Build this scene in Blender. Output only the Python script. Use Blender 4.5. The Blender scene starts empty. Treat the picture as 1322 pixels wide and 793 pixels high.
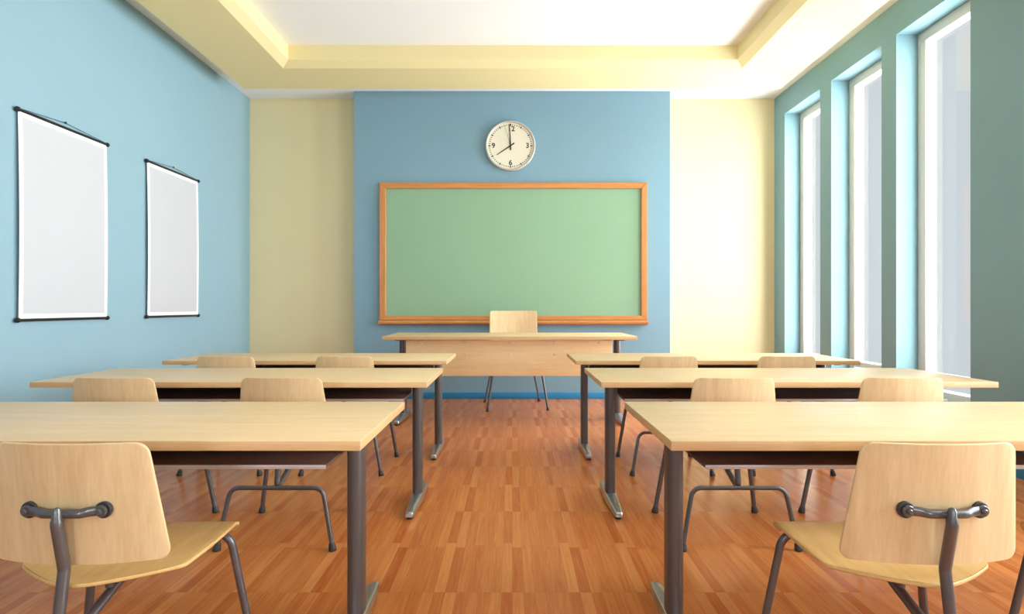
import bpy, bmesh, math, random
from mathutils import Vector, Matrix
PI = math.pi
sc = bpy.context.scene
COL = sc.collection

# ------------------------------------------------------------------ materials
def srgb(r, g, b):
    def f(c):
        c /= 255.0
        return c / 12.92 if c <= 0.04045 else ((c + 0.055) / 1.055) ** 2.4
    return (f(r), f(g), f(b), 1.0)

def new_mat(name):
    m = bpy.data.materials.new(name); m.use_nodes = True
    nt = m.node_tree
    b = nt.nodes['Principled BSDF']
    return m, nt, b

def node(nt, kind, **kw):
    n = nt.nodes.new(kind)
    for k, v in kw.items():
        setattr(n, k, v)
    return n

def math_n(nt, op, a, b=None, c=None):
    n = nt.nodes.new('ShaderNodeMath'); n.operation = op
    for i, v in enumerate((a, b, c)):
        if v is None: continue
        if isinstance(v, (int, float)): n.inputs[i].default_value = v
        else: nt.links.new(v, n.inputs[i])
    return n.outputs[0]

def plain(name, col, rough=0.5, metal=0.0, spec=0.5, bump=0.0, bscale=60.0, mottle=0.0, mscale=3.0):
    m, nt, b = new_mat(name)
    b.inputs['Base Color'].default_value = (*col[:3], 1)
    b.inputs['Roughness'].default_value = rough
    b.inputs['Metallic'].default_value = metal
    b.inputs['Specular IOR Level'].default_value = spec
    tc = node(nt, 'ShaderNodeTexCoord')
    if mottle > 0:
        nz = node(nt, 'ShaderNodeTexNoise'); nz.inputs['Scale'].default_value = mscale
        nz.inputs['Detail'].default_value = 5
        nt.links.new(tc.outputs['Object'], nz.inputs['Vector'])
        mx = node(nt, 'ShaderNodeMix', data_type='RGBA')
        mx.inputs['A'].default_value = (*[c * (1 - mottle) for c in col[:3]], 1)
        mx.inputs['B'].default_value = (*[min(1, c * (1 + mottle)) for c in col[:3]], 1)
        nt.links.new(nz.outputs['Fac'], mx.inputs['Factor'])
        nt.links.new(mx.outputs['Result'], b.inputs['Base Color'])
    if bump > 0:
        nz2 = node(nt, 'ShaderNodeTexNoise'); nz2.inputs['Scale'].default_value = bscale
        nz2.inputs['Detail'].default_value = 4
        nt.links.new(tc.outputs['Object'], nz2.inputs['Vector'])
        bp = node(nt, 'ShaderNodeBump'); bp.inputs['Strength'].default_value = bump
        bp.inputs['Distance'].default_value = 0.003
        nt.links.new(nz2.outputs['Fac'], bp.inputs['Height'])
        nt.links.new(bp.outputs['Normal'], b.inputs['Normal'])
    return m

def wood(name, dark, light, stretch, rough=0.4, spec=0.4, fine=1.0):
    """grain streaks; stretch = per-axis noise scale (small along the grain)"""
    m, nt, b = new_mat(name)
    tc = node(nt, 'ShaderNodeTexCoord'); oi = node(nt, 'ShaderNodeObjectInfo')
    off = node(nt, 'ShaderNodeVectorMath', operation='MULTIPLY_ADD')
    comb = node(nt, 'ShaderNodeCombineXYZ')
    for k in 'XYZ': nt.links.new(oi.outputs['Random'], comb.inputs[k])
    nt.links.new(comb.outputs[0], off.inputs[0])
    off.inputs[1].default_value = (7.3, 3.1, 5.7)
    nt.links.new(tc.outputs['Object'], off.inputs[2])
    mp = node(nt, 'ShaderNodeMapping'); mp.inputs['Scale'].default_value = stretch
    nt.links.new(off.outputs[0], mp.inputs['Vector'])
    n1 = node(nt, 'ShaderNodeTexNoise'); n1.inputs['Scale'].default_value = 1.0
    n1.inputs['Detail'].default_value = 6; n1.inputs['Roughness'].default_value = 0.62; n1.inputs['Distortion'].default_value = 0.35
    nt.links.new(mp.outputs[0], n1.inputs['Vector'])
    mp2 = node(nt, 'ShaderNodeMapping'); mp2.inputs['Scale'].default_value = tuple(s * 6 for s in stretch)
    nt.links.new(off.outputs[0], mp2.inputs['Vector'])
    n2 = node(nt, 'ShaderNodeTexNoise'); n2.inputs['Scale'].default_value = 1.0; n2.inputs['Detail'].default_value = 3
    nt.links.new(mp2.outputs[0], n2.inputs['Vector'])
    f = math_n(nt, 'MULTIPLY_ADD', n2.outputs['Fac'], 0.35 * fine, math_n(nt, 'MULTIPLY', n1.outputs['Fac'], 0.75))
    rp = node(nt, 'ShaderNodeMapRange'); rp.inputs['From Min'].default_value = 0.36; rp.inputs['From Max'].default_value = 0.72
    nt.links.new(f, rp.inputs['Value'])
    mx = node(nt, 'ShaderNodeMix', data_type='RGBA')
    mx.inputs['A'].default_value = (*dark[:3], 1); mx.inputs['B'].default_value = (*light[:3], 1)
    nt.links.new(rp.outputs['Result'], mx.inputs['Factor'])
    nt.links.new(mx.outputs['Result'], b.inputs['Base Color'])
    b.inputs['Roughness'].default_value = rough
    b.inputs['Specular IOR Level'].default_value = spec
    return m

def parquet():
    m, nt, b = new_mat('cherry_parquet')
    W, L = 0.0445, 0.89
    tc = node(nt, 'ShaderNodeTexCoord'); sx = node(nt, 'ShaderNodeSeparateXYZ')
    nt.links.new(tc.outputs['Object'], sx.inputs[0])
    u = math_n(nt, 'DIVIDE', math_n(nt, 'SUBTRACT', sx.outputs['X'], 0.002), W)
    ix = math_n(nt, 'FLOOR', u)
    i6 = math_n(nt, 'FLOORED_MODULO', ix, 6.0) if False else math_n(nt, 'SUBTRACT', ix, math_n(nt, 'MULTIPLY', 6.0, math_n(nt, 'FLOOR', math_n(nt, 'DIVIDE', math_n(nt, 'ADD', ix, 0.01), 6.0))))
    v = math_n(nt, 'DIVIDE', math_n(nt, 'SUBTRACT', sx.outputs['Y'], 2.25), L)
    j = math_n(nt, 'FLOOR', v); fv = math_n(nt, 'SUBTRACT', v, j)
    pos = math_n(nt, 'DIVIDE', math_n(nt, 'ADD', i6, 0.5), 6.0)
    def steps(vals):
        r = node(nt, 'ShaderNodeValToRGB'); r.color_ramp.interpolation = 'CONSTANT'
        el = r.color_ramp.elements
        while len(el) < len(vals): el.new(0.5)
        for k, x in enumerate(vals):
            el[k].position = k / len(vals); el[k].color = (x, x, x, 1)
        nt.links.new(pos, r.inputs['Fac'])
        return r.outputs['Color']
    split = math_n(nt, 'ADD', 0.40, math_n(nt, 'MULTIPLY', steps([.55, .40, .75, .35, .60, 1.0]), 0.13))
    k = math_n(nt, 'GREATER_THAN', fv, split)
    near = steps([.05, .62, .38, .42, .50, .92]); far = steps([.80, .40, .52, .46, .66, .12])
    tone = node(nt, 'ShaderNodeMix', data_type='FLOAT')
    nt.links.new(k, tone.inputs['Factor']); nt.links.new(near, tone.inputs['A']); nt.links.new(far, tone.inputs['B'])
    cell = node(nt, 'ShaderNodeCombineXYZ')
    nt.links.new(ix, cell.inputs[0]); nt.links.new(math_n(nt, 'MULTIPLY_ADD', j, 2.0, k), cell.inputs[1])
    wn = node(nt, 'ShaderNodeTexWhiteNoise'); nt.links.new(cell.outputs[0], wn.inputs['Vector'])
    # grain, shifted per strip
    sh = node(nt, 'ShaderNodeVectorMath', operation='MULTIPLY_ADD')
    nt.links.new(wn.outputs['Color'], sh.inputs[0]); sh.inputs[1].default_value = (5, 5, 5)
    nt.links.new(tc.outputs['Object'], sh.inputs[2])
    mp = node(nt, 'ShaderNodeMapping'); mp.inputs['Scale'].default_value = (55, 2.6, 1)
    nt.links.new(sh.outputs[0], mp.inputs['Vector'])
    g = node(nt, 'ShaderNodeTexNoise'); g.inputs['Scale'].default_value = 1; g.inputs['Detail'].default_value = 5
    g.inputs['Distortion'].default_value = 1.2; g.inputs['Roughness'].default_value = .6
    nt.links.new(mp.outputs[0], g.inputs['Vector'])
    t = math_n(nt, 'MULTIPLY_ADD', math_n(nt, 'SUBTRACT', wn.outputs['Value'], 0.5), 0.22, math_n(nt, 'MULTIPLY_ADD', tone.outputs['Result'], 0.66, 0.17))
    t = math_n(nt, 'MULTIPLY_ADD', math_n(nt, 'SUBTRACT', g.outputs['Fac'], 0.5), 1.35, t)
    mx = node(nt, 'ShaderNodeMix', data_type='RGBA'); mx.clamp_factor = True
    mx.inputs['A'].default_value = FLOOR_D; mx.inputs['B'].default_value = FLOOR_L
    nt.links.new(t, mx.inputs['Factor'])
    # hairline joints
    fu = math_n(nt, 'SUBTRACT', u, ix)
    e = math_n(nt, 'MINIMUM', fu, math_n(nt, 'SUBTRACT', 1.0, fu))
    line = math_n(nt, 'LESS_THAN', e, 0.018)
    e2 = math_n(nt, 'LESS_THAN', math_n(nt, 'MINIMUM', fv, math_n(nt, 'SUBTRACT', 1.0, fv)), 0.0012)
    e3 = math_n(nt, 'LESS_THAN', math_n(nt, 'ABSOLUTE', math_n(nt, 'SUBTRACT', fv, split)), 0.0012)
    ln = math_n(nt, 'MAXIMUM', line, math_n(nt, 'MAXIMUM', e2, e3))
    mx2 = node(nt, 'ShaderNodeMix', data_type='RGBA'); mx2.blend_type = 'MULTIPLY'
    nt.links.new(math_n(nt, 'MULTIPLY', ln, 0.22), mx2.inputs['Factor'])
    nt.links.new(mx.outputs['Result'], mx2.inputs['A']); mx2.inputs['B'].default_value = (.35, .25, .2, 1)
    nt.links.new(mx2.outputs['Result'], b.inputs['Base Color'])
    b.inputs['Roughness'].default_value = 0.22
    b.inputs['Specular IOR Level'].default_value = 0.16
    return m

def glass_mat():
    m = bpy.data.materials.new('window_glass'); m.use_nodes = True
    nt = m.node_tree; nt.nodes.clear()
    out = node(nt, 'ShaderNodeOutputMaterial'); mix = node(nt, 'ShaderNodeMixShader')
    tr = node(nt, 'ShaderNodeBsdfTransparent'); gl = node(nt, 'ShaderNodeBsdfGlossy')
    tr.inputs['Color'].default_value = (.97, .98, .98, 1)
    gl.inputs['Roughness'].default_value = 0.0
    fr = node(nt, 'ShaderNodeFresnel'); fr.inputs['IOR'].default_value = 1.5
    ge = node(nt, 'ShaderNodeNewGeometry')      # reflect once, at the outer skin of the pane
    fac = math_n(nt, 'MULTIPLY', fr.outputs[0], math_n(nt, 'SUBTRACT', 1.0, ge.outputs['Backfacing']))
    nt.links.new(fac, mix.inputs[0]); nt.links.new(tr.outputs[0], mix.inputs[1])
    nt.links.new(gl.outputs[0], mix.inputs[2]); nt.links.new(mix.outputs[0], out.inputs[0])
    return m

FLOOR_D = srgb(181, 95, 42); FLOOR_L = srgb(215, 141, 78)
BLUE = srgb(146, 178, 192)
YELLOW = srgb(233, 219, 176)
M = dict(
    blue=plain('blue_plaster', BLUE, 0.85, spec=.2, bump=.25, bscale=25, mottle=.03, mscale=2.2),
    blue_mid=plain('mid_blue_plaster', srgb(130, 164, 181), 0.85, spec=.2, bump=.25, bscale=25, mottle=.03, mscale=2.2),
    yellow=plain('cream_yellow_plaster', YELLOW, 0.85, spec=.2, bump=.2, bscale=25, mottle=.02, mscale=2.2),
    soffit=plain('yellow_ceiling_paint', srgb(234, 220, 169), 0.9, spec=.1, mottle=.01),
    white=plain('white_ceiling_paint', srgb(240, 241, 241), 0.9, spec=.1, mottle=.01),
    skirting=plain('bright_blue_skirting_paint', srgb(44, 132, 184), 0.4, mottle=.02),
    plastic=plain('white_window_plastic', srgb(226, 221, 210), 0.35, mottle=.01),
    slate=plain('slate_blue_plaster', srgb(96, 112, 120), 0.85, spec=.2, mottle=.02),  # dark tone given to the unseen rear wall to cut bounced light
    blue_shaded=plain('shaded_blue_plaster', srgb(133, 167, 176), 0.85, spec=.2, bump=.25, bscale=25, mottle=.03, mscale=2.2),  # same blue paint as the left wall, its shade put into the colour
    floor=parquet(),
    glass=glass_mat(),
    top=wood('pale_maple_laminate', srgb(214, 181, 134), srgb(227, 198, 154), (2.2, 26, 26), .38, .45),
    edge=wood('maple_edge_band', srgb(203, 158, 108), srgb(222, 182, 132), (2.2, 2.2, 40), .42, .4),
    ply=wood('maple_plywood', srgb(212, 178, 133), srgb(230, 202, 156), (26, 26, 2.0), .42, .4),
    seat=wood('maple_plywood_seat', srgb(208, 163, 98), srgb(224, 187, 124), (26, 2.0, 26), .4, .4),
    panel=wood('maple_panel', srgb(238, 200, 146), srgb(250, 222, 172), (2.0, 24, 24), .45, .35),
    frame=wood('honey_wood_frame', srgb(184, 120, 64), srgb(212, 149, 90), (2.5, 30, 30), .4, .4),
    frame_v=wood('honey_wood_frame_upright', srgb(184, 120, 64), srgb(212, 149, 90), (30, 30, 2.5), .4, .4),
    tube=plain('dark_grey_enamelled_steel', srgb(104, 101, 102), 0.30, 0.55, mottle=.03),
    column=plain('grey_painted_steel', srgb(96, 91, 90), 0.36, 0.5, mottle=.03),
    foot=plain('brushed_aluminium', srgb(188, 190, 190), 0.28, 0.9, mottle=.03),
    shelf=plain('shaded_grey_shelf_sheet', srgb(104, 78, 68), 0.35, 0.15, mottle=.02),  # shade under the tabletop put into the grey metal's colour
    lip=plain('pale_grey_edge', srgb(186, 176, 176), 0.4, 0.2, mottle=.02),
    rubber=plain('dark_rubber', srgb(52, 50, 50), 0.5, mottle=.04),
    board=plain('green_chalkboard', srgb(143, 178, 147), 0.6, spec=.25, mottle=.045, mscale=1.6),
    black=plain('black_lacquer', srgb(26, 27, 30), 0.35, mottle=.03),
    paper=plain('white_paper', srgb(250, 250, 250), 0.7, spec=.2, mottle=.003),
    print=plain('pale_grey_print', srgb(199, 200, 206), 0.7, spec=.2, mottle=.003),
    dial=plain('cream_dial', srgb(232, 225, 206), 0.5, mottle=.01),
    rim=plain('pale_aluminium_rim', srgb(196, 191, 180), 0.4, 0.2, mottle=.01),
    ink=plain('dark_ink', srgb(48, 48, 46), 0.6, mottle=.02),
    silver=plain('polished_screw_metal', srgb(215, 208, 198), 0.3, 0.8, mottle=.02),
)

# ------------------------------------------------------------------ mesh helpers
def finish(name, bm, mat, parent=None, smooth=40, recalc=True):
    if recalc: bmesh.ops.recalc_face_normals(bm, faces=bm.faces)
    me = bpy.data.meshes.new(name); bm.to_mesh(me); bm.free()
    if isinstance(mat, (list, tuple)):
        for mm in mat: me.materials.append(mm)
    else: me.materials.append(mat)
    if smooth:
        for p in me.polygons: p.use_smooth = True
        me.set_sharp_from_angle(angle=math.radians(smooth))
    o = bpy.data.objects.new(name, me); COL.objects.link(o)
    if parent: o.parent = parent
    return o

def add_box(bm, lo, hi, bev=0.0, seg=2, mi=0):
    lo = Vector(lo); hi = Vector(hi)
    r = bmesh.ops.create_cube(bm, size=1.0)
    vs = r['verts']
    for v in vs:
        v.co = Vector(((lo[i] + hi[i]) / 2 + v.co[i] * (hi[i] - lo[i])) for i in range(3))
    fs = set(f for v in vs for f in v.link_faces)
    for f in fs: f.material_index = mi
    if bev > 0:
        es = list(set(e for v in vs for e in v.link_edges))
        bmesh.ops.bevel(bm, geom=es, offset=bev, segments=seg, affect='EDGES', profile=0.5)
    return bm

def box(name, lo, hi, mat, parent=None, bev=0.0, seg=2):
    bm = bmesh.new(); add_box(bm, lo, hi, bev, seg)
    return finish(name, bm, mat, parent)

def fillet(pts, rads, n=7):
    """polyline with rounded inner corners"""
    pts = [Vector(p) for p in pts]
    out = [pts[0]]
    for i in range(1, len(pts) - 1):
        p, a, c = pts[i], pts[i - 1], pts[i + 1]
        r = rads[i - 1] if isinstance(rads, (list, tuple)) else rads
        d1 = (a - p).normalized(); d2 = (c - p).normalized()
        ang = d1.angle(d2)
        if r <= 0 or ang > PI - 0.02: out.append(p); continue
        t = min(r / math.tan(ang / 2), (a - p).length * .48, (c - p).length * .48)
        rr = t * math.tan(ang / 2)
        ctr = p + (d1 + d2).normalized() * (rr / math.sin(ang / 2))
        s = p + d1 * t - ctr; e = p + d2 * t - ctr
        for k in range(n + 1):
            f = k / n; th = s.angle(e)
            v = (s * math.sin((1 - f) * th) + e * math.sin(f * th)) / math.sin(th)
            out.append(ctr + v)
    out.append(pts[-1])
    return out

def add_tube(bm, pts, r, seg=14, squash=None, mi=0):
    """tube along pts; r number or list; squash: list of (a,b) scale factors of the section axes"""
    pts = [Vector(p) for p in pts]
    n = len(pts)
    tang = []
    for i in range(n):
        a = pts[max(0, i - 1)]; c = pts[min(n - 1, i + 1)]
        tang.append((c - a).normalized())
    up = Vector((0, 0, 1)) if abs(tang[0].z) < .9 else Vector((1, 0, 0))
    u = tang[0].cross(up).normalized()
    rings = []
    for i in range(n):
        t = tang[i]
        u = (u - t * u.dot(t)).normalized(); w = t.cross(u)
        rr = r[i] if isinstance(r, (list, tuple)) else r
        sa, sb = squash[i] if squash else (1, 1)
        rings.append([bm.verts.new(pts[i] + u * (math.cos(2 * PI * k / seg) * rr * sa) + w * (math.sin(2 * PI * k / seg) * rr * sb)) for k in range(seg)])
    for i in range(n - 1):
        for k in range(seg):
            f = bm.faces.new((rings[i][k], rings[i][(k + 1) % seg], rings[i + 1][(k + 1) % seg], rings[i + 1][k]))
            f.material_index = mi
    bm.faces.new(rings[0][::-1]); bm.faces.new(rings[-1])
    return bm

def add_lathe(bm, prof, axis_mat, seg=32, mi=0):
    """prof: (radius, height) pairs, closed at both ends where radius = 0"""
    rings = []
    for (r, h) in prof:
        if r < 1e-6:
            rings.append([bm.verts.new(axis_mat @ Vector((0, 0, h)))])
        else:
            rings.append([bm.verts.new(axis_mat @ Vector((r * math.cos(2 * PI * k / seg), r * math.sin(2 * PI * k / seg), h))) for k in range(seg)])
    for a, b in zip(rings, rings[1:]):
        for k in range(seg):
            k2 = (k + 1) % seg
            if len(a) == 1 and len(b) == 1: continue
            if len(a) == 1: f = bm.faces.new((a[0], b[k], b[k2]))
            elif len(b) == 1: f = bm.faces.new((a[k], b[0], a[k2]))
            else: f = bm.faces.new((a[k], a[k2], b[k2], b[k]))
            f.material_index = mi
    return bm

def lathe(name, prof, axis_mat, mat, parent=None, seg=32):
    bm = bmesh.new(); add_lathe(bm, prof, axis_mat, seg)
    return finish(name, bm, mat, parent, 35)

def slab(name, fn, nu, nv, th, mat, parent=None, bev=0.0025):
    """a bent sheet: fn(u in [-1,1], v in [0,1]) -> mid surface point; thickened by th with softened rim"""
    bm = bmesh.new()
    us = [-1 + 2 * i / nu for i in range(nu + 1)]
    vs = nv if isinstance(nv, list) else [i / nv for i in range(nv + 1)]
    P = [[Vector(fn(u, v)) for u in us] for v in vs]
    R, C = len(vs), len(us)
    def nrm(i, k):
        du = P[i][min(C - 1, k + 1)] - P[i][max(0, k - 1)]
        # use the centre column direction for v so rounded corners keep a clean normal
        kk = C // 2
        dv = P[min(R - 1, i + 1)][kk] - P[max(0, i - 1)][kk]
        return du.cross(dv).normalized()
    A = [[bm.verts.new(P[i][k] + nrm(i, k) * th / 2) for k in range(C)] for i in range(R)]
    B = [[bm.verts.new(P[i][k] - nrm(i, k) * th / 2) for k in range(C)] for i in range(R)]
    for i in range(R - 1):
        for k in range(C - 1):
            bm.faces.new((A[i][k], A[i][k + 1], A[i + 1][k + 1], A[i + 1][k]))
            bm.faces.new((B[i][k], B[i + 1][k], B[i + 1][k + 1], B[i][k + 1]))
    ring = [(0, k) for k in range(C)] + [(i, C - 1) for i in range(1, R)] + [(R - 1, k) for k in range(C - 2, -1, -1)] + [(i, 0) for i in range(R - 2, 0, -1)]
    for a, b in zip(ring, ring[1:] + ring[:1]):
        bm.faces.new((A[a[0]][a[1]], B[a[0]][a[1]], B[b[0]][b[1]], A[b[0]][b[1]]))
    bmesh.ops.recalc_face_normals(bm, faces=bm.faces)
    if bev > 0:
        rim = []
        for L in (A, B):
            for a, b in zip(ring, ring[1:] + ring[:1]):
                e = bm.edges.get((L[a[0]][a[1]], L[b[0]][b[1]]))
                if e: rim.append(e)
        bmesh.ops.bevel(bm, geom=rim, offset=bev, segments=2, affect='EDGES', profile=0.5)
    return finish(name, bm, mat, parent, 50)

def empty(name, loc, label, cat, group=None, rz=0.0):
    o = bpy.data.objects.new(name, None); COL.objects.link(o)
    o.empty_display_size = 0.1
    o.location = loc; o.rotation_euler = (0, 0, rz)
    o['label'] = label; o['category'] = cat
    if group: o['group'] = group
    return o

def structure(o, label=None):
    o['kind'] = 'structure'
    if label: o['label'] = label
    return o

def copy_tree(o, parent=None):
    c = o.copy(); COL.objects.link(c)
    if parent: c.parent = parent
    for ch in list(o.children): copy_tree(ch, c)
    return c

# ------------------------------------------------------------------ the room
XW = 3.35; YB = 7.26; YP = 7.0; YR = -3.0; ZS = 3.79; ZC = 3.813; ZD = 3.61; TH = 0.285
structure(box('floor', (-XW - .3, YR - .3, -.1), (XW + TH, YB + .3, 0), M['floor']))
structure(box('wall_left', (-XW - .3, YR - .3, 0), (-XW, YB + .3, 4.3), M['blue']))
structure(box('wall_back', (-XW, YB, 0), (XW, YB + .3, 4.3), M['yellow']))
ADDED_REAR_WINS = [(-2.2, -.9), (.9, 2.2)]; RZ0, RZ1 = 1.0, 2.3  # unseen rear windows, added to fill chair backs and desk front
def build_wall_rear():
    bm = bmesh.new()
    add_box(bm, (-XW, YR - .3, 0), (XW, YR, RZ0)); add_box(bm, (-XW, YR - .3, RZ1), (XW, YR, 4.3))
    e = -XW
    for a, b in ADDED_REAR_WINS: add_box(bm, (e, YR - .3, RZ0), (a, YR, RZ1)); e = b
    add_box(bm, (e, YR - .3, RZ0), (XW, YR, RZ1))
    return finish('wall_rear', bm, M['slate'], smooth=0, recalc=False)
structure(build_wall_rear())
for i, (a, b) in enumerate(ADDED_REAR_WINS):
    w = bpy.data.objects.new('window_%d' % (i + 7), None); COL.objects.link(w); structure(w)  # added fill windows behind the camera
    w.location = ((a + b) / 2, YR - .25, RZ0); hw = (b - a) / 2; H = RZ1 - RZ0
    bm = bmesh.new()
    for lo, hi in (((-hw, 0, 0), (hw, .08, .06)), ((-hw, 0, H - .06), (hw, .08, H)), ((-hw, 0, .06), (-hw + .06, .08, H - .06)), ((hw - .06, 0, .06), (hw, .08, H - .06))):
        add_box(bm, lo, hi, .003)
    finish('window_frame', bm, M['plastic'], w)
    box('glass_pane', (-hw + .06, .036, .06), (hw - .06, .042, H - .06), M['glass'], w)
structure(box('wall_centre', (-1.946, YP, 0), (1.946, YB, ZS), M['blue_mid']))

WZ0, WZ1 = 0.34, 3.505
WINS = [(4.155, 4.957), (5.155, 5.967), (6.18, 6.985), (1.75, 2.55), (.75, 1.55), (-.25, .55)]  # last three are out of view, added to light the chair backs
def build_wall_right():
    bm = bmesh.new()
    add_box(bm, (XW, YR - .3, 0), (XW + TH, YB + .3, WZ0))
    add_box(bm, (XW, YR - .3, WZ1), (XW + TH, YB + .3, 4.3))
    ys = sorted(WINS); e = YR - .3
    for a, b in ys:
        add_box(bm, (XW, e, WZ0), (XW + TH, a, WZ1)); e = b
    add_box(bm, (XW, e, WZ0), (XW + TH, YB + .3, WZ1))
    bmesh.ops.remove_doubles(bm, verts=bm.verts, dist=1e-5)
    return finish('wall_right', bm, M['blue_shaded'], smooth=0, recalc=False)
structure(build_wall_right())

FX0, FX1, FW, GX = 3.539, 3.632, 0.092, 3.612
for i, (a, b) in enumerate(WINS):
    w = bpy.data.objects.new('window_%d' % (i + 1), None); COL.objects.link(w); structure(w)
    w.location = (FX0, (a + b) / 2, WZ0)
    hw = (b - a) / 2; H = WZ1 - WZ0
    bm = bmesh.new(); d = FX1 - FX0
    add_box(bm, (0, -hw, 0), (d, hw, FW), .003); add_box(bm, (0, -hw, H - FW), (d, hw, H), .003)
    add_box(bm, (0, -hw, FW), (d, -hw + FW, H - FW), .003); add_box(bm, (0, hw - FW, FW), (d, hw, H - FW), .003)
    finish('window_frame', bm, M['plastic'], w)
    box('transom', (0.0, -hw + FW, .171), (d, hw - FW, .231), M['plastic'], w, .003)
    g0 = GX - FX0
    box('glass_pane', (g0, -hw + FW, .231), (g0 + .006, hw - FW, H - FW), M['glass'], w)
    box('glass_pane', (g0, -hw + FW, FW), (g0 + .006, hw - FW, .171), M['glass'], w)

# skirting boards
SK = 0.08
def skirt(name, lo, hi): structure(box(name, lo, hi, M['skirting'], None, .004))
skirt('baseboard_left', (-XW, YR, 0), (-XW + .015, YB - .015, SK))
skirt('baseboard_right', (XW - .015, YR, 0), (XW, YB - .015, SK))
skirt('baseboard_back', (-XW, YB - .015, 0), (-1.961, YB, SK))
skirt('baseboard_back_right', (1.961, YB - .015, 0), (XW, YB, SK))
skirt('baseboard_centre', (-1.961, YP - .015, 0), (1.961, YP, SK))
skirt('baseboard_centre_left', (-1.961, YP, 0), (-1.946, YB - .015, SK))
skirt('baseboard_centre_right', (1.946, YP, 0), (1.961, YB - .015, SK))

# ceiling: white tray top, yellow dropped border with a chamfered lip, white margin strip
structure(box('ceiling', (-XW, YR, ZC), (XW, YB, ZC + .1), M['white']))
def ring_mesh(name, loops, mat):
    """stack of rectangular loops (x0,x1,y0,y1,z) joined by quads"""
    bm = bmesh.new(); L = []
    for (x0, x1, y0, y1, z) in loops:
        L.append([bm.verts.new(p) for p in ((x0, y0, z), (x1, y0, z), (x1, y1, z), (x0, y1, z))])
    for a, b in zip(L, L[1:]):
        for k in range(4):
            bm.faces.new((a[k], a[(k + 1) % 4], b[(k + 1) % 4], b[k]))
    for k in range(4):   # close back to the first loop
        a, b = L[-1], L[0]
        bm.faces.new((a[k], a[(k + 1) % 4], b[(k + 1) % 4], b[k]))
    return structure(finish(name, bm, mat, smooth=0))
ox0, ox1, oy0, oy1 = -3.0375, 3.045, YR + .7, 6.455
ix0, ix1, iy0, iy1 = -2.376, 2.390, YR + 1.3, 5.908
e = .0814
ring_mesh('trim_2', [(ox0, ox1, oy0, oy1, ZD), (ix0, ix1, iy0, iy1, ZD), (ix0 + e, ix1 - e, iy0 + e, iy1 - e, ZD + .056),
                     (ix0 + e, ix1 - e, iy0 + e, iy1 - e, ZC), (ox0, ox1, oy0, oy1, ZC)], M['soffit'])
ring_mesh('trim_1', [(-XW, XW, YR, YB, ZS), (ox0, ox1, oy0, oy1, ZS), (ox0, ox1, oy0, oy1, ZC), (-XW, XW, YR, YB, ZC)], M['white'])

# ------------------------------------------------------------------ tables
TW, TD, TZ, TT = 2.063, 0.686, 0.74, 0.029
def stadium(bm, cx, cy, hx, hy, r, z0, z1, n=6):
    pts = []
    for (sx, sy, a0) in ((1, 1, 0), (-1, 1, 90), (-1, -1, 180), (1, -1, 270)):
        for k in range(n + 1):
            a = math.radians(a0 + 90 * k / n)
            pts.append((cx + sx * (hx - r) + r * math.cos(a), cy + sy * (hy - r) + r * math.sin(a)))
    lo = [bm.verts.new((x, y, z0)) for x, y in pts]; hi = [bm.verts.new((x, y, z1)) for x, y in pts]
    m = len(pts)
    for k in range(m): bm.faces.new((lo[k], lo[(k + 1) % m], hi[(k + 1) % m], hi[k]))
    bm.faces.new(lo[::-1]); bm.faces.new(hi)

def make_foot(parent, x, s=1.0, y0=-.285, y1=.262):
    """cast T-foot, thin at the tips, thick round the column"""
    bm = bmesh.new(); rings = []
    st = [(y0, .016, .034), (y0 + .006, .020, .042), (y0 + .06, .024, .046), (-.10, .031, .056), (-.045, .034, .062),
          (.045, .034, .062), (.10, .031, .056), (y1 - .06, .024, .046), (y1 - .006, .020, .042), (y1, .016, .034)]
    zb = .016
    for (y, hw, zt) in st:
        sec = [(-hw, zb), (hw, zb), (hw, zb + (zt - zb) * .55), (hw * .9, zt - .004), (hw * .62, zt), (-hw * .62, zt), (-hw * .9, zt - .004), (-hw, zb + (zt - zb) * .55)]
        rings.append([bm.verts.new(((x + a * s), y * s, b * s)) for a, b in sec])
    for a, b in zip(rings, rings[1:]):
        for k in range(8): bm.faces.new((a[k], a[(k + 1) % 8], b[(k + 1) % 8], b[k]))
    bm.faces.new(rings[0]); bm.faces.new(rings[-1][::-1])
    f = finish('foot', bm, M['foot'], parent, 32)
    for y in (y0 + .028, y1 - .028):
        lathe('levelling_glide', [(0, 0), (.016, 0), (.018, .003), (.018, .008), (.013, .010), (.013, .0165), (0, .0165)],
              Matrix.Translation((x, y * s, 0)) @ Matrix.Scale(s, 4), M['rubber'], f, 20)
    return f

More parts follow.
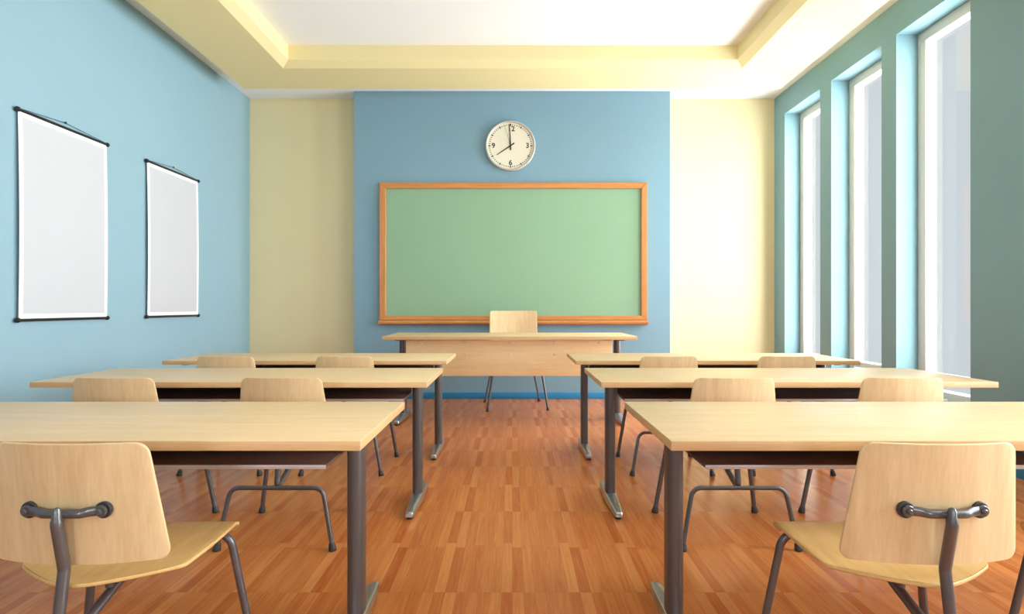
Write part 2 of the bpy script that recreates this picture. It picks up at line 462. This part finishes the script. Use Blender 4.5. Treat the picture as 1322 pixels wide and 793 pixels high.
def make_table(name, label, cat, loc, group=None, s=1.0, w=TW, desk=False, xi=.104):
    t = empty(name, loc, label, cat, group)
    W, D, Z, T = w, TD * s, TZ * s, TT * s
    tp = box('tabletop', (-W / 2, -D / 2, Z - T), (W / 2, D / 2, Z), [M['top'], M['edge']], t, .0015)
    for p in tp.data.polygons:
        if abs(p.normal.z) < .3: p.material_index = 1     # wooden edge banding
    cx = W / 2 - xi * s
    for sx in (-1, 1):
        bm = bmesh.new(); stadium(bm, sx * cx, 0, .0275 * s, .043 * s, .026 * s, .055 * s, Z - T)
        add_box(bm, (sx * cx - .022 * s, -.24 * s, Z - T - .014 * s), (sx * cx + .022 * s, .24 * s, Z - T), .003)
        finish('leg', bm, M['column'], t)
        make_foot(t, sx * cx, s)
    if desk:
        p = box('modesty_panel', (-.999, -.262, .467), (.986, -.242, Z - T - .012), M['panel'], t, .002)
        p['label'] = 'maple front panel with screws'
        for zz in (.785, .675):
            for k in range(5):
                lathe('screw', [(0, 0), (.011, 0), (.011, .002), (.008, .005), (0, .006)],
                      Matrix.Translation((.002 + (k - 2) * .4285, -.262, zz)) @ Matrix.Rotation(PI / 2, 4, 'X'), M['silver'], p, 16)
        for sx in (-1, 1):
            box('panel_bracket', (sx * .955 - .02, -.2425, Z - T - .04), (sx * .955 + .02, -.05, Z - T - .0005), M['column'], t, .002)
            box('panel_bracket', (sx * (cx - .10) - .11, -.2425, .52), (sx * (cx - .10) + .11, -.236, .56), M['column'], t, .002)
            box('panel_bracket', (sx * cx - .012, -.24, .52), (sx * cx + .012, -.045, .56), M['column'], t, .002)
    else:
        # metal book shelf: tray with turned-up back
        bm = bmesh.new(); hx = cx - .0275 - .019
        add_box(bm, (-hx, -.19, .617), (hx, .22, .627), .0015)
        add_box(bm, (-hx, .21, .627), (hx, .22, Z - T), .0015)
        sh = finish('book_shelf', bm, M['shelf'], t)
        lp = box('shelf_lip', (-hx, -.1935, .615), (hx, -.1885, .628), M['lip'], sh, .001)
        lp['label'] = 'pale grey front edge'
        for sx in (-1, 1):
            box('shelf_bracket', (sx * (hx - .002) - .004, .04, .627), (sx * (hx - .002) + .004, .12, Z - T - .0005), M['column'], sh, .001)
    return t

ROWS = [1.998, 3.294, 4.465]
LC = [-.4415 - TW / 2, -.4415 - TW / 2, -.474 - TW / 2 + .0]
RC = .4635 + TW / 2
GT = 'long two-seat classroom tables either side of the aisle'
proto_table = make_table('classroom_table', 'maple classroom table in the front row, left of the aisle', 'table', (LC[0], ROWS[0], 0), GT)
spots = [(LC[1], ROWS[1], 'maple classroom table in the middle row, left of the aisle, beside the blue chart wall'),
         (LC[2], ROWS[2], 'maple classroom table in the row next to the teacher desk, left of the aisle'),
         (RC, ROWS[0], 'brightly lit maple classroom table closest to the viewer, right of the aisle'),
         (RC, ROWS[1], 'maple classroom table in the middle row, right of the aisle, by the windows'),
         (RC, ROWS[2], 'maple classroom table in the row next to the teacher desk, right of the aisle')]
proto_table['label'] = 'maple classroom table closest to the viewer, left of the aisle'
for x, y, lab in spots:
    c = copy_tree(proto_table); c.location = (x, y, 0); c['label'] = lab

make_table('teacher_desk', 'wide maple teacher desk with a screwed front panel, below the green chalkboard', 'desk', (-.021, 5.725, 0), None, 1.155, 2.395, True)

# ------------------------------------------------------------------ chairs
def corner_w(v, r0, r1, H, wfun):
    """half-width at v with rounded corners of radius r0 (v=0) and r1 (v=1)"""
    w = wfun(v); d0 = v * H; d1 = (1 - v) * H
    if r0 > 0 and d0 < r0: w -= r0 - math.sqrt(max(0, r0 * r0 - (r0 - d0) ** 2))
    if r1 > 0 and d1 < r1: w -= r1 - math.sqrt(max(0, r1 * r1 - (r1 - d1) ** 2))
    return w
def vlist(r0, r1, H, n=10):
    out = []
    for k in range(7): out.append(r0 / H * (1 - math.cos(PI / 2 * k / 6)))
    a, b = r0 / H, 1 - r1 / H
    for k in range(1, n): out.append(a + (b - a) * k / n)
    for k in range(7): out.append(1 - r1 / H * (1 - math.cos(PI / 2 * (6 - k) / 6)))
    return out

def make_chair(name, label, loc, group=None, rz=0.0, teacher=False):
    c = empty(name, loc, label, 'chair', group, rz)
    k = 1.21 if teacher else 1.0
    # backrest
    if teacher: z0, z1, wt, wb, yt, yb, sag, r, th = .62, 1.085, .275, .285, -.215, -.19, .035, .022, .013
    else: z0, z1, wt, wb, yt, yb, sag, r, th = .4865, .794, .190, .227, -.208, -.178, .032, .030, .0105
    H = z1 - z0
    wf = lambda v: wb + (wt - wb) * v
    def back(u, v):
        w = corner_w(v, r, r, H, wf); x = u * w
        return (x, yb + (yt - yb) * v + sag * (x / .20) ** 2 * (.5 if teacher else 1), z0 + H * v)
    slab('backrest', back, 24, vlist(r, r, H), th, M['ply'], c)
    # seat
    wfr, wre, ys, yk, ye, zs, rs = .229 * k, .222 * k, .232 * k, -.070 * k, -.188 * k, .434 * k, .014
    D = ys - yk
    vs = [0, .004, .012, .024, .038, .055, .075, .10, .13, .18, .26, .36, .48, .60, .72, .82, .90, .94, .96, .975, .988, .996, 1.0]
    def seat(u, v):
        w = corner_w(v, .02, rs, D, lambda q: wfr + (wre - wfr) * q); x = u * w
        ax = abs(x) / wre
        rear = ye + (yk - ye) * min(1, ax) ** 1.45     # arched rear edge
        y = ys + (rear - ys) * v if v > 0 else ys
        y = ys + (rear - ys) * v
        z = zs
        dfr = ys - y
        R = .034
        if dfr < R: z += .010 - .034 * (1 - math.sqrt(max(0, 1 - (1 - dfr / R) ** 2)))
        elif dfr < .20: z += .010 * (1 - (dfr - R) / (.20 - R)) ** 1.5
        return (x, y, z)
    slab('seat', seat, 24, vs, .0105, M['seat'], c)
    zu = zs - .00525
    # front legs: one bent tube under the seat front
    R = .012 * (1.05 if teacher else 1)
    pts = [(-.275 * k, .23 * k, .004), (-.212 * k, .190 * k, zu - R), (.212 * k, .190 * k, zu - R), (.275 * k, .23 * k, .004)]
    bm = bmesh.new(); add_tube(bm, fillet(pts, .05 * k), R)
    fl = finish('front_leg_frame', bm, M['tube'], c)
    zr = .284 * k
    pts = [(-.270 * k, -.262 * k, .004), (-.215 * k, -.238 * k, zr), (.215 * k, -.238 * k, zr), (.270 * k, -.262 * k, .004)]
    bm = bmesh.new(); add_tube(bm, fillet(pts, .05 * k), .0105 * (1.05 if teacher else 1))
    rl = finish('rear_leg_frame', bm, M['tube'], c)
    for (par, x, y, dx, dy) in ((fl, -.275, .23, .063, -.04), (fl, .275, .23, -.063, -.04), (rl, -.270, -.262, .055, .024), (rl, .270, -.262, -.055, .024)):
        zt = zu if par is fl else zr
        d = Vector((dx * k, dy * k, zt)).normalized()
        base = Vector((x * k, y * k, 0.0))
        q = Vector((0, 0, 1)).rotation_difference(d).to_matrix().to_4x4()
        bm = bmesh.new()
        add_lathe(bm, [(0, .000), (.0165, .000), (.0185, .004), (.0175, .012), (.0135, .034), (.0125, .036), (0, .036)], Matrix.Translation(base) @ q, 18)
        for v in bm.verts: v.co.z = max(0.0, v.co.z)
        finish('foot_cap', bm, M['rubber'], par)
    # post: up behind the seat, hooked forward under it
    zb = .629 * (1.0 if not teacher else 1.36)
    post = [(0, -.226 * k, zb + .004), (0, -.226 * k, zb - .028), (0, -.203 * k, .486 * k), (0, -.236 * k, .277 * k), (0, .10 * k, .406 * k)]
    pp = fillet(post, [.03, .035, .020])
    rad = [.0135 * (1.05 if teacher else 1)] * len(pp); sq = [(1, 1)] * len(pp)
    y0p = -.226 * k
    tip = [(0, y0p + .002, zb + .0155), (0, y0p + .001, zb + .013), (0, y0p, zb + .006), (0, y0p, zb - .007), (0, y0p, zb - .018)]
    bm = bmesh.new(); add_tube(bm, tip + pp[1:], [.003, .0075, .0100, .0102, rad[0]] + rad[1:], 16)
    po = finish('back_post', bm, M['tube'], c)
    lathe('seat_bushing', [(0, 0), (.011, 0), (.011, .058 * k), (.016, .062 * k), (0, .062 * k)], Matrix.Translation((0, -.045 * k, .366 * k)), M['tube'], po, 16)
    # bracket: bar with flattened, raised ends on round washers
    bx = .0915
    ys_back = back(bx / wf((zb - z0) / H), (zb - z0) / H)[1] - th / 2
    yc = ys_back - .0205; ye2 = ys_back - .0145
    bp = [(-bx - .010, ye2, zb), (-bx + .008, ye2, zb), (-.063, ye2 - .002, zb - .001), (-.045, yc, zb - .0045), (0, yc - .001, zb - .005),
          (.045, yc, zb - .0045), (.063, ye2 - .002, zb - .001), (bx - .008, ye2, zb), (bx + .010, ye2, zb)]
    rr = [.004, .0110, .0120, .0112, .0108, .0112, .0120, .0110, .004]
    sq = [(.35, 1), (.35, 1.05), (.55, 1.0), (.95, 1), (1, 1), (.95, 1), (.55, 1.0), (.35, 1.05), (.35, 1)]
    # smooth the path a little
    P2, R2, S2 = [], [], []
    for i in range(len(bp) - 1):
        for q in range(3):
            f = q / 3; g = f * f * (3 - 2 * f)
            P2.append(Vector(bp[i]).lerp(Vector(bp[i + 1]), f) ); R2.append(rr[i] + (rr[i + 1] - rr[i]) * g)
            S2.append((sq[i][0] + (sq[i + 1][0] - sq[i][0]) * g, sq[i][1] + (sq[i + 1][1] - sq[i][1]) * g))
    P2.append(Vector(bp[-1])); R2.append(rr[-1]); S2.append(sq[-1])
    bm = bmesh.new(); add_tube(bm, P2, R2, 16, S2)
    for sx in (-1, 1):      # flattened eyelet ends
        add_lathe(bm, [(0, -.0035), (.0125, -.0035), (.0145, -.002), (.0145, .002), (.0125, .0038), (0, .0038)],
                  Matrix.Translation((sx * bx, ye2, zb)) @ Matrix.Rotation(PI / 2, 4, 'X'), 24)
    br = finish('back_bracket', bm, M['tube'], c)
    for sx in (-1, 1):
        mt = Matrix.Translation((sx * bx, ys_back + .001, zb)) @ Matrix.Rotation(PI / 2, 4, 'X')
        wsh = lathe('washer', [(0, 0), (.0195, 0), (.0205, .002), (.0205, .0085), (.0185, .0105), (0, .0105)], mt, M['rubber'], br, 28)
        wsh['label'] = 'dark round washer'
        mt2 = Matrix.Translation((sx * bx, ye2 - .004, zb)) @ Matrix.Rotation(PI / 2, 4, 'X')
        lathe('bolt', [(0, 0), (.0070, 0), (.0070, .0035), (.0045, .006), (0, .0065)], mt2, M['tube'], br, 18)
    return c

CY = [1.60, 2.896, 4.067]
GC = 'student chairs tucked under the classroom tables'
proto_chair = make_chair('school_chair', 'maple school chair at the nearest left table, its bent metal back post in full view', (-1.10, CY[0], 0), GC)
for x, y, lab in [
    (1.064, CY[0], 'maple school chair at the nearest right table, whole backrest and bracket in view'),
    (1.856, CY[0], 'maple school chair cut off by the right edge, only a seat corner and leg showing'),
    (-1.903, CY[1], 'maple school chair at the middle left table, on the wall-chart side'),
    (-1.100, CY[1], 'maple school chair at the middle left table, on the aisle side'),
    (1.060, CY[1], 'maple school chair at the middle right table, on the aisle side'),
    (1.866, CY[1], 'maple school chair at the middle right table, on the window side'),
    (-1.958, CY[2], 'maple school chair at the left table next to the teacher desk, on the wall side'),
    (-1.145, CY[2], 'maple school chair at the left table next to the teacher desk, on the aisle side'),
    (1.073, CY[2], 'maple school chair at the right table next to the teacher desk, on the aisle side'),
    (1.881, CY[2], 'maple school chair at the right table next to the teacher desk, on the window side')]:
    c = copy_tree(proto_chair); c.location = (x, y, 0); c['label'] = lab
make_chair('teacher_chair', 'taller maple chair facing the class from behind the teacher desk', (.035, 6.46, 0), None, PI + math.radians(6), True)

# ------------------------------------------------------------------ chalkboard
cb = empty('chalkboard', (.014, YP, 1.0), 'large green chalkboard in a honey wood frame on the blue wall', 'chalkboard')
S = 6.96 / 734
def BX(px): return (px - 661) * S - .014
def BZ(py): return 1.13 + (396.5 - py) * S - 1.0
x0, x1, zt, zb_ = BX(490), BX(835.6), BZ(235.8), BZ(413.5)
ix0_, ix1_, izt, izb = BX(498.2), BX(827.8), BZ(243.6), BZ(407.6)
bm = bmesh.new()
add_box(bm, (ix0_ - .02, -.022, izb - .02), (ix1_ + .02, -.004, izt + .02))
finish('writing_surface', bm, M['board'], cb)
def rail(pts, mat):
    bm = bmesh.new(); fr = [bm.verts.new((x, -.05, z)) for x, z in pts]; bk = [bm.verts.new((x, 0, z)) for x, z in pts]
    bm.faces.new(fr); bm.faces.new(bk[::-1])
    for k in range(4): bm.faces.new((fr[k], fr[(k + 1) % 4], bk[(k + 1) % 4], bk[k]))
    bmesh.ops.recalc_face_normals(bm, faces=bm.faces)
    es = [e for e in bm.edges if all(abs(v.co.y + .05) < 1e-6 for v in e.verts)]
    bmesh.ops.bevel(bm, geom=es, offset=.006, segments=3, affect='EDGES')
    return finish('frame_rail', bm, mat, cb, 30)
rail([(x0, zt), (x1, zt), (ix1_, izt), (ix0_, izt)], M['frame'])
rail([(x0, zb_), (ix0_, izb), (ix1_, izb), (x1, zb_)], M['frame'])
rail([(x0, zb_), (x0, zt), (ix0_, izt), (ix0_, izb)], M['frame_v'])
rail([(x1, zb_), (ix1_, izb), (ix1_, izt), (x1, zt)], M['frame_v'])
bm = bmesh.new()   # chalk ledge with a rounded nose
prof = [(0, zb_ - .002), (-.075, zb_ - .002), (-.092, zb_ - .010), (-.098, zb_ - .024), (-.094, zb_ - .040), (-.080, zb_ - .050), (-.05, zb_ - .056), (0, zb_ - .058)]
lx0, lx1 = BX(487.4) , BX(838)
Ls = [[bm.verts.new((x, y, z)) for y, z in prof] for x in (lx0 + .02, lx1 - .02)]
n = len(prof)
for k in range(n): bm.faces.new((Ls[0][k], Ls[0][(k + 1) % n], Ls[1][(k + 1) % n], Ls[1][k]))
bm.faces.new(Ls[0]); bm.faces.new(Ls[1][::-1])
for f in [0]: pass
for v in bm.verts:
    if abs(v.co.y) > .02: pass
finish('chalk_ledge', bm, M['frame'], cb, 35)

# ------------------------------------------------------------------ clock
ck = empty('wall_clock', (-.019, YP, 3.106), 'round white wall clock showing eight, above the green chalkboard', 'clock')
RC_ = .307
RX = Matrix.Rotation(PI / 2, 4, 'X')
case = lathe('case', [(0, 0), (RC_ * .97, 0), (RC_, .012), (RC_, .040), (RC_ * .985, .052), (RC_ * .955, .056), (RC_ * .925, .050), (RC_ * .915, .034), (0, .034)], RX, M['rim'], ck, 72)
lathe('dial', [(0, .030), (RC_ * .915, .030), (RC_ * .915, .0355), (0, .0355)], RX, M['dial'], ck, 72)
yd = -.0358
def flat(bm, pts, y0, y1):
    a = [bm.verts.new((x, y0, z)) for x, z in pts]; b = [bm.verts.new((x, y1, z)) for x, z in pts]
    m = len(pts)
    bm.faces.new(a); bm.faces.new(b[::-1])
    for k in range(m): bm.faces.new((a[k], a[(k + 1) % m], b[(k + 1) % m], b[k]))
bm = bmesh.new()
for k in range(60):
    a = 2 * PI * k / 60; ca, sa = math.cos(a), math.sin(a)
    big = k % 5 == 0
    rm = RC_ * .835; hl = RC_ * (.042 if big else .022); hw = RC_ * (.024 if big else .0155)
    if k == 0: hl, hw = RC_ * .045, RC_ * .03
    flat(bm, [(sa * (rm + i * hl) + ca * j * hw, ca * (rm + i * hl) - sa * j * hw) for i, j in ((-1, -1), (-1, 1), (1, 1), (1, -1))], yd, yd - .001)
finish('minute_track', bm, M['ink'], ck, 0)
def hand(name, ang, length, tail, w0, w1, y, mat):
    a = math.radians(ang); sa, ca = math.sin(a), math.cos(a)
    bm = bmesh.new()
    flat(bm, [(sa * l + ca * w, ca * l - sa * w) for l, w in ((-tail, -w0), (-tail, w0), (length * .1, w0), (length, w1), (length, -w1), (length * .1, -w0))], y, y - .002)
    return finish(name, bm, mat, ck, 0)
hand('hour_hand', 236, RC_ * .66, RC_ * .19, RC_ * .026, RC_ * .013, -.0385, M['ink'])
hand('minute_hand', 357.5, RC_ * .86, RC_ * .18, RC_ * .026, RC_ * .013, -.0415, M['ink'])
hand('second_hand', 344, RC_ * .83, RC_ * .12, RC_ * .006, RC_ * .004, -.0445, M['ink'])
lathe('hand_hub', [(0, .036), (.011, .036), (.011, .048), (0, .049)], RX, M['ink'], ck, 20)
for txt, ang in (('12', 0), ('3', 90), ('6', 180), ('9', 270)):
    cu = bpy.data.curves.new('numeral_text', 'FONT'); cu.body = txt; cu.size = .086; cu.align_x = 'CENTER'; cu.align_y = 'CENTER'; cu.extrude = .0005
    cu.resolution_u = 3; cu.offset = .0022
    to = bpy.data.objects.new('numeral_text', cu); COL.objects.link(to)
    bpy.context.view_layer.update()
    me = bpy.data.meshes.new_from_object(to.evaluated_get(bpy.context.evaluated_depsgraph_get()))
    bpy.data.objects.remove(to); bpy.data.curves.remove(cu)
    r = RC_ * (.68 if ang else .67); a = math.radians(ang)
    me.transform(Matrix.Translation((math.sin(a) * r + (.010 if ang == 0 else 0), yd - .0005, math.cos(a) * r)) @ RX)
    me.materials.clear(); me.materials.append(M['ink'])
    o = bpy.data.objects.new('numeral', me); COL.objects.link(o); o.parent = ck

# ------------------------------------------------------------------ hanging charts on the left wall
def make_chart(label, yc):
    t = empty('wall_chart', (-XW, yc, 1.035), label, 'wall chart', 'blank hanging charts on the left wall')
    hw, H = .418, 1.435
    def sheet(u, v):                      # y runs along the wall, sheet bellies out a little
        x = .020 + .016 * math.sin(PI * v) * .5 + .004 * (1 - v)
        return (x, u * hw, .012 + v * (H - .024))
    s = slab('sheet', sheet, 8, 16, .002, M['paper'], t, 0)
    s['label'] = 'white bordered paper sheet'
    def prn(u, v):
        vv = .025 + v * .95
        p = sheet(u, vv); return (p[0] + .0016, u * (hw - .032), p[2])
    g = slab('print_area', prn, 8, 16, .0008, M['print'], s, 0)
    g['label'] = 'pale grey blank print'
    for z in (0.006, H - .006):
        bm = bmesh.new(); add_tube(bm, [(.022, -hw - .004, z), (.022, hw + .004, z)], .0105, 16)
        r = finish('rod', bm, M['black'], t)
        for sy in (-1, 1):
            lathe('rod_knob', [(0, 0), (.012, 0), (.017, .004), (.0185, .012), (.017, .020), (.010, .026), (0, .027)],
                  Matrix.Translation((.022, sy * (hw - .006), z)) @ Matrix.Rotation(-sy * PI / 2, 4, 'X'), M['black'], r, 20)
    apex = (.012, .0, H + .036)
    bm = bmesh.new()
    add_tube(bm, [(.022, -hw + .02, H + .004), apex], .0020, 6); add_tube(bm, [apex, (.022, hw - .02, H + .004)], .0020, 6)
    finish('cord', bm, M['black'], t)
    lathe('nail', [(0, 0), (.003, 0), (.003, .012), (.009, .013), (.009, .017), (0, .019)], Matrix.Translation((0, 0, H + .038)) @ Matrix.Rotation(PI / 2, 4, 'Y'), M['black'], t, 14)
    return t
make_chart('blank white wall chart with black rods, the larger-looking one at the left edge', 4.25)
make_chart('blank white wall chart with black rods, hung between the other chart and the room corner', 5.605)

# ------------------------------------------------------------------ daylight
SKY, GREY, REAR_FILL = 22.5, 0.74, 0.72
w = bpy.data.worlds.new('overcast_sky'); sc.world = w; w.use_nodes = True
nt = w.node_tree; bg = nt.nodes['Background']
tc = node(nt, 'ShaderNodeTexCoord')
sx = node(nt, 'ShaderNodeSeparateXYZ'); nt.links.new(tc.outputs['Generated'], sx.inputs[0])
# compass bearing of the sky direction: dim ahead, brightened abreast and behind as added fill
az = math_n(nt, 'DIVIDE', math_n(nt, 'ABSOLUTE', math_n(nt, 'ARCTAN2', sx.outputs['X'], sx.outputs['Y'])), PI)
cr = node(nt, 'ShaderNodeValToRGB'); el = cr.color_ramp.elements
AZ = [(.235, 0.0), (.42, 1.0), (.60, 1.0), (.76, .62), (.90, REAR_FILL)]
while len(el) < len(AZ): el.new(.5)
for k, (p, v) in enumerate(AZ): el[k].position = p; el[k].color = (v, v, v, 1)
nt.links.new(az, cr.inputs['Fac'])
st = math_n(nt, 'MULTIPLY_ADD', cr.outputs['Color'], SKY - GREY, GREY)
bg.inputs['Color'].default_value = (.945, 1.0, 1.035, 1)
nt.links.new(st, bg.inputs['Strength'])
for a, b in WINS:
    L = bpy.data.lights.new('window_portal', 'AREA'); L.shape = 'RECTANGLE'; L.size = WZ1 - WZ0; L.size_y = b - a
    L.cycles.is_portal = True
    o = bpy.data.objects.new('window_portal', L); COL.objects.link(o)
    o.location = (XW + TH + .01, (a + b) / 2, (WZ0 + WZ1) / 2)
    o.rotation_euler = (0, PI / 2, 0)
for a, b in ADDED_REAR_WINS:
    L = bpy.data.lights.new('window_portal', 'AREA'); L.shape = 'RECTANGLE'; L.size = b - a; L.size_y = RZ1 - RZ0
    L.cycles.is_portal = True
    o = bpy.data.objects.new('window_portal', L); COL.objects.link(o)
    o.location = ((a + b) / 2, YR - .31, (RZ0 + RZ1) / 2); o.rotation_euler = (PI / 2, 0, 0)

# ------------------------------------------------------------------ camera and output
cam = bpy.data.cameras.new('camera'); co = bpy.data.objects.new('camera', cam); COL.objects.link(co)
co.location = (0, 0, 1.13); co.rotation_euler = (PI / 2, 0, 0)
cam.sensor_width = 36; cam.lens = 734 / 1322 * 36; cam.clip_start = .02
sc.camera = co
sc.view_settings.view_transform = 'Standard'; sc.view_settings.look = 'None'
sc.view_settings.gamma = 1; sc.view_settings.exposure = -0.08; sc.view_settings.use_curve_mapping = False
sc.cycles.use_denoising = True
sc.cycles.max_bounces = 14; sc.cycles.diffuse_bounces = 9; sc.cycles.glossy_bounces = 5; sc.cycles.transparent_max_bounces = 12
sc.cycles.sample_clamp_indirect = 20.0
